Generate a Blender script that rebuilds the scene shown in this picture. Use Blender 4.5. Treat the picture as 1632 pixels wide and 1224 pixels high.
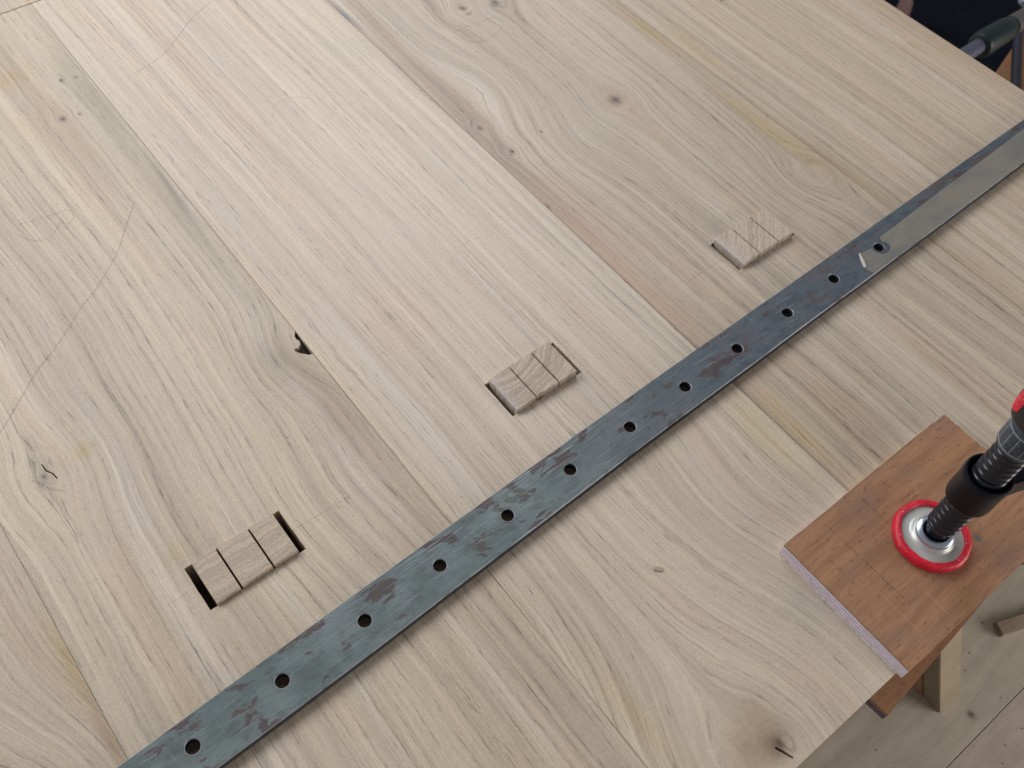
import bpy, bmesh, math, random
from mathutils import Vector, Matrix
from mathutils.geometry import tessellate_polygon
random.seed(7)
scene = bpy.context.scene
for o in list(bpy.data.objects): bpy.data.objects.remove(o)

# ------------------------------------------------------------------ camera
cam_data = bpy.data.cameras.new("camera"); cam = bpy.data.objects.new("camera", cam_data)
scene.collection.objects.link(cam); scene.camera = cam
cam_data.sensor_width = 36; cam_data.lens = 33.843
cam_data.clip_start = 0.01; cam_data.clip_end = 50
cam_data.dof.use_dof = True; cam_data.dof.focus_distance = 0.66; cam_data.dof.aperture_fstop = 14.0
Rm = Matrix(((0.7863912, 0.49457478, -0.3701144), (-0.61622904, 0.66980866, -0.41426818), (0.04301924, 0.55385209, 0.83150298)))
cam.matrix_world = Matrix.Translation((0, 0, 0.60)) @ Rm.to_4x4()
scene.render.resolution_x = 1024; scene.render.resolution_y = 768

# ------------------------------------------------------------------ light: one big workshop window + soft room light + two added fills
world = bpy.data.worlds.new("World"); scene.world = world; world.use_nodes = True
bg = world.node_tree.nodes["Background"]; bg.inputs[0].default_value = (0.95, 0.94, 0.96, 1); bg.inputs[1].default_value = 0.21
def area(name, loc, target, sx, sy, power, col):
    ld = bpy.data.lights.new(name, 'AREA'); ld.shape = 'RECTANGLE'; ld.size = sx; ld.size_y = sy
    ld.energy = power; ld.color = col
    o = bpy.data.objects.new(name, ld); scene.collection.objects.link(o); o.location = loc
    o.rotation_euler = (Vector(target) - Vector(loc)).to_track_quat('-Z', 'Y').to_euler()
    return o
area("window_light", (-0.85, 1.85, 1.15), (0.25, 0.5, 0), 1.4, 1.0, 28, (0.95, 0.945, 0.965))
area("sheen_fill", (0.85, 1.80, 1.55), (0.2, 0.6, 0), 1.5, 1.1, 25, (0.93, 0.935, 0.985))  # added unseen fill, placed to give the planks a sheen
area("floor_fill", (1.75, -2.0, 0.35), (0.55, -0.1, -0.3), 1.4, 1.2, 42, (1.0, 0.95, 0.90))  # added low fill that brightens the floor boards
scene.view_settings.view_transform = 'Standard'; scene.view_settings.look = 'None'
scene.view_settings.exposure = 0.0; scene.view_settings.gamma = 1.0

# ------------------------------------------------------------------ node helper: arithmetic on sockets
class G:
    def __init__(s, name):
        s.mat = bpy.data.materials.new(name); s.mat.use_nodes = True
        s.nt = s.mat.node_tree; s.bsdf = s.nt.nodes["Principled BSDF"]
        s.out = s.nt.nodes["Material Output"]
    def link(s, v, sock):
        if isinstance(v, F): s.nt.links.new(v.k, sock)
        elif isinstance(v, (tuple, list)):
            v = tuple(v)
            sock.default_value = v if len(v) == len(sock.default_value) else v + (1.0,)
        else: sock.default_value = v
    def math(s, op, a, b=None, c=None, clamp=False):
        n = s.nt.nodes.new("ShaderNodeMath"); n.operation = op; n.use_clamp = clamp
        s.link(a, n.inputs[0])
        if b is not None: s.link(b, n.inputs[1])
        if c is not None: s.link(c, n.inputs[2])
        return F(s, n.outputs[0])
    def coords(s):
        n = s.nt.nodes.new("ShaderNodeTexCoord"); m = s.nt.nodes.new("ShaderNodeSeparateXYZ")
        s.nt.links.new(n.outputs["Object"], m.inputs[0])
        return F(s, m.outputs[0]), F(s, m.outputs[1]), F(s, m.outputs[2])
    def vec(s, x, y, z=0.0):
        n = s.nt.nodes.new("ShaderNodeCombineXYZ")
        for v, i in ((x, 0), (y, 1), (z, 2)): s.link(v, n.inputs[i])
        return F(s, n.outputs[0])
    def noise(s, v, detail=2.0, rough=0.5, scale=1.0, dist=0.0):
        n = s.nt.nodes.new("ShaderNodeTexNoise"); n.inputs["Scale"].default_value = scale
        n.inputs["Detail"].default_value = detail; n.inputs["Roughness"].default_value = rough
        n.inputs["Distortion"].default_value = dist
        s.link(v, n.inputs["Vector"]); return F(s, n.outputs["Fac"])
    def mix(s, f, a, b):
        n = s.nt.nodes.new("ShaderNodeMix"); n.data_type = 'RGBA'
        s.link(f, n.inputs[0]); s.link(a, n.inputs[6]); s.link(b, n.inputs[7]); return F(s, n.outputs[2])
    def mul(s, a, f):       # colour times grey factor
        n = s.nt.nodes.new("ShaderNodeVectorMath"); n.operation = 'SCALE'
        s.link(a, n.inputs[0]); s.link(f, n.inputs[3]); return F(s, n.outputs[0])
    def smooth(s, v, a, b):
        n = s.nt.nodes.new("ShaderNodeMapRange"); n.interpolation_type = 'SMOOTHSTEP'
        s.link(v, n.inputs[0]); n.inputs[1].default_value = a; n.inputs[2].default_value = b
        return F(s, n.outputs[0])
    def gauss(s, x, y, x0, y0, wx, wy, ang=0.0):
        dx = x - x0; dy = y - y0
        if ang:
            c, q = math.cos(ang), math.sin(ang); dx, dy = dx * c + dy * q, dy * c - dx * q
        return s.math('EXPONENT', (dx * (1 / wx)) ** 2 * -1.0 - (dy * (1 / wy)) ** 2)
    def bump(s, h, strength, dist):
        n = s.nt.nodes.new("ShaderNodeBump"); n.inputs["Strength"].default_value = strength
        n.inputs["Distance"].default_value = dist; s.link(h, n.inputs["Height"])
        s.nt.links.new(n.outputs[0], s.bsdf.inputs["Normal"])
    def finish(s, col, rough=0.6, metal=0.0, spec=0.5):
        s.link(col, s.bsdf.inputs["Base Color"]); s.link(rough, s.bsdf.inputs["Roughness"])
        s.link(metal, s.bsdf.inputs["Metallic"]); s.bsdf.inputs["Specular IOR Level"].default_value = spec
        return s.mat
class F:
    def __init__(s, g, k): s.g = g; s.k = k
    def __add__(s, o): return s.g.math('ADD', s, o)
    __radd__ = __add__
    def __sub__(s, o): return s.g.math('SUBTRACT', s, o)
    def __rsub__(s, o): return s.g.math('SUBTRACT', o, s)
    def __mul__(s, o): return s.g.math('MULTIPLY', s, o)
    __rmul__ = __mul__
    def __pow__(s, n): return s.g.math('MULTIPLY', s, s) if n == 2 else s.g.math('POWER', s, n)
    def clamp(s): return s.g.math('MULTIPLY', s, 1.0, clamp=True)

# ------------------------------------------------------------------ materials
def oak(name, seed, base=(0.535, 0.450, 0.330), warm=(0.485, 0.378, 0.274), grey=(0.455, 0.390, 0.296), knots=(), bends=(), stains=(),
        band=170.0, wave=0.012, contrast=1.0, rough=0.43):
    g = G(name); x, y, z = g.coords()
    # bent grain coordinate
    w1 = g.noise(g.vec(x * 5 + seed, y * 1.6, seed * 3.1), 2.0, 0.5)
    w2 = g.noise(g.vec(x * 22 + seed, y * 7.0, seed), 1.0, 0.5)
    w3 = g.noise(g.vec(x * 90 + seed, y * 32.0, seed), 2.0, 0.55)
    s = x + (w1 - 0.5) * (wave * 3.0) + (w2 - 0.5) * (wave * 0.42) + (w3 - 0.5) * 0.0026
    core = None
    for (kx, ky, R, w, L, D, dark) in knots:
        dx = x - kx; dy = y - ky
        e = g.math('EXPONENT', (dy * (1 / L)) ** 2 * -1.0 - (dx * (1 / D)) ** 2)
        s = s - g.math('TANH', dx * (1 / w)) * e * R
        if dark:
            c = g.gauss(x + (w2 - 0.5) * dark, y + (w1 - 0.5) * dark * 4, kx, ky + (0.0), dark, dark * 1.5)
            core = c if core is None else core + c
    for (bx, by, A, wx, wy) in bends:
        s = s + g.gauss(x, y, bx, by, wx, wy) * A
    broad = g.noise(g.vec(s * 30, y * 1.1, seed + 2), 3.0, 0.55)
    broad2 = g.noise(g.vec(s * 17, y * 0.8, seed + 9), 2.0, 0.5)
    ring = g.noise(g.vec(s * band, y * 2.2, seed + 4), 2.5, 0.6)
    fine = g.noise(g.vec(s * 900, y * 11, seed + 5), 3.0, 0.62)
    pores = g.noise(g.vec(s * 1000, y * 70, seed + 6), 2.0, 0.55)
    dash = g.noise(g.vec(s * 1250, y * 48, seed + 16), 1.5, 0.5)
    fleck = g.noise(g.vec(s * 1500, y * 190, seed + 7), 1.0, 0.5)
    blot = g.noise(g.vec(x * 30, y * 18, seed + 8), 3.0, 0.55)
    grit = g.noise(g.vec(x * 1500 + y * 120, y * 420, seed), 2.0, 0.65)
    # growth rings: porous early wood starts sharply, fades into dense late wood
    rt = (s + (g.noise(g.vec(s * 55, y * 0.7, seed + 20), 2.0, 0.5) - 0.5) * 0.030) * (band * 1.15)
    fr = g.math('FRACT', rt + (fine - 0.5) * 0.35)
    early = (1.0 - g.smooth(fr, 0.02, 0.40)) * g.smooth(fr, 0.0, 0.08)
    patch = g.smooth(g.noise(g.vec(s * 40, y * 5, seed + 25), 2.0, 0.5), 0.30, 0.62)
    col = g.mix(g.smooth(broad, 0.38, 0.66) * 0.85, base, warm)
    col = g.mix(g.smooth(broad2, 0.42, 0.70) * 0.65, col, grey)
    col = g.mix(g.smooth(g.noise(g.vec(s * 48, y * 1.6, seed + 31), 2.0, 0.5), 0.52, 0.74) * 0.5, col, (0.575, 0.520, 0.435))
    col = g.mix(g.smooth(blot, 0.45, 0.75) * 0.25, col, (0.50, 0.45, 0.37))
    contrast *= 0.84
    rb = g.smooth(ring, 0.30, 0.72)
    tone = 1.17 - rb * (0.25 * contrast) - (fine - 0.5) * (0.70 * contrast) - early * patch * (0.19 * contrast) - (grit - 0.5) * 0.55
    pm = g.smooth(pores, 0.54, 0.66) * (early * 0.85 + 0.15)
    pm2 = g.smooth(dash, 0.58, 0.68) * (early * 0.8 + 0.10)
    tone = tone - pm * (0.40 * contrast) - pm2 * (0.32 * contrast) + g.smooth(fleck, 0.62, 0.80) * 0.12
    col = g.mul(col, tone)
    for (sx, sy, rx, ry, ang, c, k) in stains:
        e = g.gauss(x + (blot - 0.5) * rx * 1.2, y + (w2 - 0.5) * ry * 1.5, sx, sy, rx, ry, ang)
        ratio = (c[0] / 0.50, c[1] / 0.425, c[2] / 0.335)
        n = g.nt.nodes.new("ShaderNodeVectorMath"); n.operation = 'MULTIPLY'
        g.link(col, n.inputs[0]); n.inputs[1].default_value = ratio
        col = g.mix((e * k * (0.65 + ring * 0.7)).clamp(), col, F(g, n.outputs[0]))
    if core is not None:
        col = g.mix((core * (0.5 + fine * 0.7)).clamp(), col, (0.11, 0.075, 0.055))
    g.bump(tone, 0.25, 0.0006)
    return g.finish(col, rough, 0.0, 0.5)

def end_grain(name, seed, cx, cy, tint=(0.42, 0.37, 0.31), dark=(0.27, 0.23, 0.19), freq=400.0, white=0.0):
    g = G(name); x, y, z = g.coords()
    w = g.noise(g.vec(x * 40 + seed, y * 40, seed), 2.0, 0.5)
    dx = x - cx; dy = y - cy
    r = g.math('SQRT', dx * dx + dy * dy) + (w - 0.5) * 0.010
    ring = g.noise(g.vec(r * freq, w * 1.3, seed), 2.0, 0.6)
    ang = g.math('ARCTAN2', dy, dx)
    ray = g.noise(g.vec(ang * 260, r * 35, seed), 2.0, 0.6)
    por = g.noise(g.vec(x * 900, y * 900, z * 60), 2.0, 0.6)
    col = g.mix(g.smooth(ring, 0.36, 0.68), tint, dark)
    col = g.mix(g.smooth(ray, 0.58, 0.74) * 0.30, col, (0.56, 0.52, 0.46))
    if white:
        m = g.gauss(x, y, white - 0.0005, y, 0.0042, 1.0) * (0.45 + por * 0.8) * g.smooth(z, 0.0, 0.004)  # window light on the sanded left end, painted pale
        col = g.mix((m * 0.65).clamp(), col, (0.54, 0.52, 0.54))
    col = g.mul(col, 1.08 - g.smooth(por, 0.42, 0.72) * 0.28)
    g.bump(por, 0.25, 0.0005)
    return g.finish(col, 0.75, 0.0, 0.25)

def plain(name, col, rough=0.6, metal=0.0, spec=0.5, var=0.25, scale=200.0, bump=0.1, coat=0.0):
    g = G(name); x, y, z = g.coords()
    n = g.noise(g.vec(x, y, z), 4.0, 0.6, scale); n2 = g.noise(g.vec(x, y, z + 3), 3.0, 0.55, scale * 0.2)
    c = g.mul(col, 1.0 - (n - 0.5) * var - (n2 - 0.5) * var)
    if bump: g.bump(n, bump, 0.0004)
    g.finish(c, rough + (n2 - 0.5) * (0.3 * rough), metal, spec)
    g.bsdf.inputs["Coat Weight"].default_value = coat
    return g.mat

def steel():
    g = G("mill_scale_steel"); x, y, z = g.coords()
    yb = y - x * 0.0235
    blot = g.noise(g.vec(x * 26, yb * 34, 1.0), 4.0, 0.62)
    blot2 = g.noise(g.vec(x * 75 + yb * 20, yb * 110, 5.0), 4.0, 0.65)
    rustn = g.noise(g.vec(x * 34 + yb * 14, yb * 66, 9.0), 5.0, 0.66, dist=0.4)
    rustm = g.noise(g.vec(x * 9, yb * 14, 19.0), 2.0, 0.5)
    scr = g.noise(g.vec(x * 26, yb * 820, 2.0), 3.0, 0.65)
    scr2 = g.noise(g.vec(x * 34, (yb + x * 0.10) * 620, 7.0), 1.5, 0.5)
    scr3 = g.noise(g.vec(x * 520 + y * 160, y * 45, 8.0), 1.0, 0.5)
    grain = g.noise(g.vec(x * 900, y * 900, 3.0), 2.0, 0.6)
    col = g.mix(g.smooth(blot, 0.35, 0.65), (0.118, 0.152, 0.152), (0.168, 0.205, 0.205))
    col = g.mix(g.smooth(blot2, 0.48, 0.66) * 0.6, col, (0.100, 0.120, 0.122))
    far = g.smooth(x, 0.20, 0.42)                       # bluer, darker mill scale on that half of the bar
    mott = g.mix(g.smooth(blot2, 0.38, 0.60), (0.062, 0.076, 0.100), (0.105, 0.132, 0.155))
    mott = g.mix(g.smooth(blot, 0.50, 0.66) * 0.7, mott, (0.120, 0.105, 0.130))
    col = g.mix(far * 0.85, col, mott)
    edge = g.smooth(y, 0.214, 0.236) * g.smooth(x, 0.045, 0.10) * (1.0 - g.smooth(x, 0.27, 0.34))
    rub = edge + 0.16
    rust = g.smooth(rustn + (rustm - 0.5) * 0.28 + edge * 0.045, 0.552, 0.605)
    col = g.mix(rust * 0.78, col, g.mix(g.smooth(blot2, 0.4, 0.6), (0.080, 0.052, 0.056), (0.120, 0.085, 0.075)))
    col = g.mix(g.smooth(scr, 0.50, 0.36) * edge * 0.6, col, (0.07, 0.07, 0.08))
    col = g.mix((g.smooth(scr, 0.53, 0.68) * rub * 1.1).clamp() * 0.72, col, (0.42, 0.44, 0.47))
    col = g.mix(g.smooth(scr2, 0.64, 0.72) * 0.30, col, (0.34, 0.37, 0.38))
    col = g.mix(g.smooth(scr3, 0.68, 0.76) * 0.16, col, (0.32, 0.34, 0.34))
    for (ox, oy, rx, ry, an) in ((0.192, 0.2205, 0.0036, 0.0022, -0.6), (0.2045, 0.2205, 0.0052, 0.0026, -0.5), (0.2140, 0.2225, 0.0034, 0.0020, -0.7), (0.165, 0.207, 0.006, 0.002, -0.7)):
        col = g.mix(g.smooth(g.gauss(x + (blot2 - 0.5) * 0.003, y, ox, oy, rx, ry, an), 0.34, 0.42) * 0.7, col, (0.105, 0.108, 0.088))
    # cut sides and hole walls carry shade painted dark, the arris between is rubbed bright
    side = 1.0 - g.smooth(z, 0.0058, 0.0064)
    col = g.mix(side * 0.85, col, (0.028, 0.026, 0.034))
    arris = g.smooth(z, 0.0063, 0.0066) * (1.0 - g.smooth(z, 0.00685, 0.00698)) * g.smooth(blot, 0.36, 0.5)
    col = g.mix(arris * 0.7, col, (0.46, 0.47, 0.50))
    col = g.mul(col, 1.22 - grain * 0.30 - g.smooth(blot2, 0.3, 0.7) * 0.14)
    g.bump(scr + blot2 * 2.0 + grain * 0.7 + rust * 0.6, 0.22, 0.0005)
    return g.finish(col, 0.48 + rust * 0.25 + side * 0.2, 0.3, 0.45)

def ply_face(name, seed=0.0):
    g = G(name); x, y, z = g.coords()
    w = g.noise(g.vec(x * 14, y * 40, seed + 1), 2.0)
    s = y + (w - 0.5) * 0.006
    a = g.noise(g.vec(x * 9, s * 110, seed), 3.0, 0.6); f = g.noise(g.vec(x * 55, s * 1000, seed + 3), 2.0, 0.6)
    d = g.noise(g.vec(x * 120, s * 330, seed + 5), 3.0, 0.65); p = g.noise(g.vec(x * 260, y * 300, seed + 8), 3.0, 0.6)
    b = g.noise(g.vec(x * 22, y * 30, seed + 6), 3.0, 0.6)
    col = g.mix(g.smooth(a, 0.35, 0.7), (0.395, 0.212, 0.112), (0.29, 0.150, 0.082))
    col = g.mix(g.smooth(b, 0.42, 0.7) * 0.6, col, (0.29, 0.175, 0.125))
    col = g.mul(col, 1.30 - f * 0.60)
    col = g.mix(g.smooth(d, 0.56, 0.70) * 0.52, col, (0.11, 0.055, 0.05))
    col = g.mix(g.smooth(p, 0.66, 0.73) * 0.5, col, (0.08, 0.04, 0.045))
    def cut(x0, y0, y1, light, wd=0.00035, slope=0.0):   # knife / saw marks across the sheet
        m = (1.0 - g.smooth(g.math('ABSOLUTE', x - x0 - (y - y0) * slope + (w - 0.5) * 0.001), wd * 0.4, wd * 1.6)) * g.smooth(y, y0, y0 + 0.006) * (1.0 - g.smooth(y, y1 - 0.006, y1))
        return g.mix(m * (g.smooth(d, 0.30, 0.6) * 0.7), col, (0.46, 0.31, 0.19) if light else (0.12, 0.065, 0.06))
    for args in ((0.3535, -0.018, 0.030, True, 0.00022, 0.02), (0.3785, -0.018, 0.006, True, 0.00035, 0.01), (0.3640, 0.006, 0.076, False, 0.00035, -0.02),
                 (0.398, 0.046, 0.080, False, 0.0004), (0.345, 0.040, 0.062, False, 0.0002, 0.03), (0.424, -0.02, 0.0, True, 0.0002)):
        col = cut(*args)
    col = g.mix(g.gauss(x, y, 0.439, 0.0055, 0.0022, 0.0028) * (0.4 + p), col, (0.10, 0.13, 0.13))
    g.bump(f + d, 0.2, 0.0005)
    return g.finish(col, 0.62, 0.0, 0.3)

def ply_edge(name, c, seed):
    g = G(name); x, y, z = g.coords()
    n = g.noise(g.vec(x * 500, y * 420, z * 1500 + seed), 3.0, 0.65); n2 = g.noise(g.vec(x * 60, y * 90, seed), 2.0)
    col = g.mix(g.smooth(n, 0.5, 0.7) * 0.6, c, tuple(k * 0.55 for k in c))
    col = g.mul(col, 1.15 - n2 * 0.3); g.bump(n, 0.4, 0.0006)
    return g.finish(col, 0.8, 0.0, 0.2)

def bench_wood(name, c1, c2, seed, spots=()):
    g = G(name); x, y, z = g.coords()
    s = y + (g.noise(g.vec(x * 7, y * 14, seed)) - 0.5) * 0.02
    a = g.noise(g.vec(x * 8, s * 70, seed + 1), 3.0, 0.6); f = g.noise(g.vec(x * 90, s * 420, seed + 2), 3.0, 0.65)
    b = g.noise(g.vec(x * 30, y * 34, seed + 3), 4.0, 0.6)
    d = g.noise(g.vec(x * 130, y * 170, seed + 4), 2.0, 0.5)
    col = g.mix(g.smooth(a, 0.35, 0.68), c1, c2)
    col = g.mul(col, 1.26 - b * 0.36 - f * 0.18)
    col = g.mix(g.smooth(d, 0.70, 0.78) * 0.5, col, (0.09, 0.065, 0.05))
    for (sx, sy, r) in spots:
        col = g.mix((g.gauss(x + (b - 0.5) * r, y, sx, sy, r, r) * 0.9).clamp(), col, (0.10, 0.075, 0.065))
    g.bump(f, 0.2, 0.0008)
    return g.finish(col, 0.7, 0.0, 0.25)

# ------------------------------------------------------------------ object helpers
COL = scene.collection
def thing(name, label, cat, loc=(0, 0, 0), group=None):
    o = bpy.data.objects.new(name, None); COL.objects.link(o); o.location = loc
    o.empty_display_size = 0.02
    o["label"] = label; o["category"] = cat
    if group: o["group"] = group
    return o
def link(name, me, mat, parent=None, label=None, smooth=False):
    o = bpy.data.objects.new(name, me); COL.objects.link(o)
    if mat is not None and not me.materials: me.materials.append(mat)
    if parent is not None:
        o.parent = parent
        p, off = parent, Vector((0, 0, 0))
        while p is not None: off += p.location; p = p.parent
        o.location = -off                                  # all geometry is written in place coordinates
    if label: o["label"] = label
    if smooth:
        for f in me.polygons: f.use_smooth = True
        me.set_sharp_from_angle(angle=math.radians(38))
    return o
def area2(p): return 0.5 * sum(p[i][0] * p[(i + 1) % len(p)][1] - p[(i + 1) % len(p)][0] * p[i][1] for i in range(len(p)))
def inset(p, d):                                           # keeps material on the left of a CCW ring
    n = len(p); out = []
    for i in range(n):
        a, b, c = Vector(p[i - 1]), Vector(p[i]), Vector(p[(i + 1) % n])
        e1 = (b - a).normalized(); e2 = (c - b).normalized()
        n1 = Vector((-e1.y, e1.x)); n2 = Vector((-e2.y, e2.x)); m = n1 + n2
        if m.length < 1e-6: m = n1
        m.normalize(); k = d / max(0.35, m.dot(n1)); out.append((b.x + m.x * k, b.y + m.y * k))
    return out
def slab(outer, holes, z0, z1, cham=0.0):
    outer = list(outer) if area2(outer) > 0 else list(outer)[::-1]
    holes = [list(h) if area2(h) < 0 else list(h)[::-1] for h in holes]
    rings = [outer] + holes
    V = []; Fc = []
    tops = [inset(r, cham) if cham else r for r in rings]
    idx_t = []; idx_m = []; idx_b = []
    for r, t in zip(rings, tops):
        idx_t.append(list(range(len(V), len(V) + len(t)))); V += [(a, b, z1) for a, b in t]
        if cham:
            idx_m.append(list(range(len(V), len(V) + len(r)))); V += [(a, b, z1 - cham) for a, b in r]
        else: idx_m.append(idx_t[-1])
        idx_b.append(list(range(len(V), len(V) + len(r)))); V += [(a, b, z0) for a, b in r]
    flat_t = [i for q in idx_t for i in q]; flat_b = [i for q in idx_b for i in q]
    tris = tessellate_polygon([[Vector((a, b, 0)) for a, b in t] for t in tops])
    for t in tris:
        a, b, c = [Vector(V[flat_t[i]][:2]) for i in t]
        cr = (b - a).cross(c - a)
        t = t if cr > 0 else t[::-1]
        Fc.append([flat_t[i] for i in t]); Fc.append([flat_b[i] for i in t[::-1]])
    for it, im, ib in zip(idx_t, idx_m, idx_b):
        n = len(it)
        for i in range(n):
            j = (i + 1) % n
            if cham: Fc.append([im[i], im[j], it[j], it[i]])
            Fc.append([ib[i], ib[j], im[j], im[i]])
    me = bpy.data.meshes.new("mesh"); me.from_pydata(V, [], Fc); me.update(); return me
def rect(x0, x1, y0, y1): return [(x0, y0), (x1, y0), (x1, y1), (x0, y1)]
def circle(cx, cy, r, n=28): return [(cx + r * math.cos(2 * math.pi * i / n), cy + r * math.sin(2 * math.pi * i / n)) for i in range(n)]
def lathe(prof, cx=0, cy=0, n=64, mod=None, close=False):
    V = []; Fc = []
    for (r, z) in prof:
        for i in range(n):
            a = 2 * math.pi * i / n; rr = r + (mod(a, z) if mod else 0)
            V.append((cx + rr * math.cos(a), cy + rr * math.sin(a), z))
    m = len(prof)
    for k in range(m - 1 if not close else m):
        k2 = (k + 1) % m
        for i in range(n):
            j = (i + 1) % n; Fc.append([k * n + i, k * n + j, k2 * n + j, k2 * n + i])
    if not close:
        Fc.append(list(range(n))[::-1]); Fc.append([(m - 1) * n + i for i in range(n)])
    me = bpy.data.meshes.new("mesh"); me.from_pydata(V, [], Fc); me.update()
    bm = bmesh.new(); bm.from_mesh(me); bmesh.ops.recalc_face_normals(bm, faces=bm.faces); bm.to_mesh(me); bm.free()
    return me
def hull_prism(quads, bevel=0.0):                          # list of rings (each a list of 3D points), lofted
    V = [p for q in quads for p in q]; n = len(quads[0]); Fc = []
    for k in range(len(quads) - 1):
        for i in range(n):
            j = (i + 1) % n; Fc.append([k * n + i, k * n + j, (k + 1) * n + j, (k + 1) * n + i])
    Fc.append(list(range(n))[::-1]); Fc.append([(len(quads) - 1) * n + i for i in range(n)])
    me = bpy.data.meshes.new("mesh"); me.from_pydata(V, [], Fc); me.update()
    bm = bmesh.new(); bm.from_mesh(me); bmesh.ops.recalc_face_normals(bm, faces=bm.faces)
    if bevel: bmesh.ops.bevel(bm, geom=list(bm.edges), offset=bevel, segments=2, affect='EDGES', clamp_overlap=True)
    bm.to_mesh(me); bm.free(); return me
def tube(p0, p1, r, n=20, r1=None, prof=None):
    p0, p1 = Vector(p0), Vector(p1); d = (p1 - p0); u = d.orthogonal().normalized(); v = d.normalized().cross(u)
    prof = prof or [(0, r), (1, r if r1 is None else r1)]
    return hull_prism([[tuple(p0 + d * t + (u * math.cos(2 * math.pi * i / n) + v * math.sin(2 * math.pi * i / n)) * rr) for i in range(n)] for t, rr in prof])
def ribbon(pts, w, z):
    # resample smoothly, slightly uneven hand-drawn width
    P = [Vector(p) for p in pts]; S = []
    for i in range(len(P) - 1):
        a = P[max(i - 1, 0)]; b = P[i]; c = P[i + 1]; d = P[min(i + 2, len(P) - 1)]
        for k in range(6):
            t = k / 6; S.append(0.5 * ((2 * b) + (c - a) * t + (2 * a - 5 * b + 4 * c - d) * t * t + (3 * b - a - 3 * c + d) * t ** 3))
    S.append(P[-1]); V = []; Fc = []
    for i, p in enumerate(S):
        d = (S[min(i + 1, len(S) - 1)] - S[max(i - 1, 0)]).normalized(); nrm = Vector((-d.y, d.x))
        ww = w * random.uniform(0.35, 0.6)
        V += [(p.x + nrm.x * ww, p.y + nrm.y * ww, z), (p.x - nrm.x * ww, p.y - nrm.y * ww, z)]
    for i in range(len(S) - 1): Fc.append([2 * i, 2 * i + 1, 2 * i + 3, 2 * i + 2])
    me = bpy.data.meshes.new("mesh"); me.from_pydata(V, [], Fc); me.update(); return me

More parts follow.
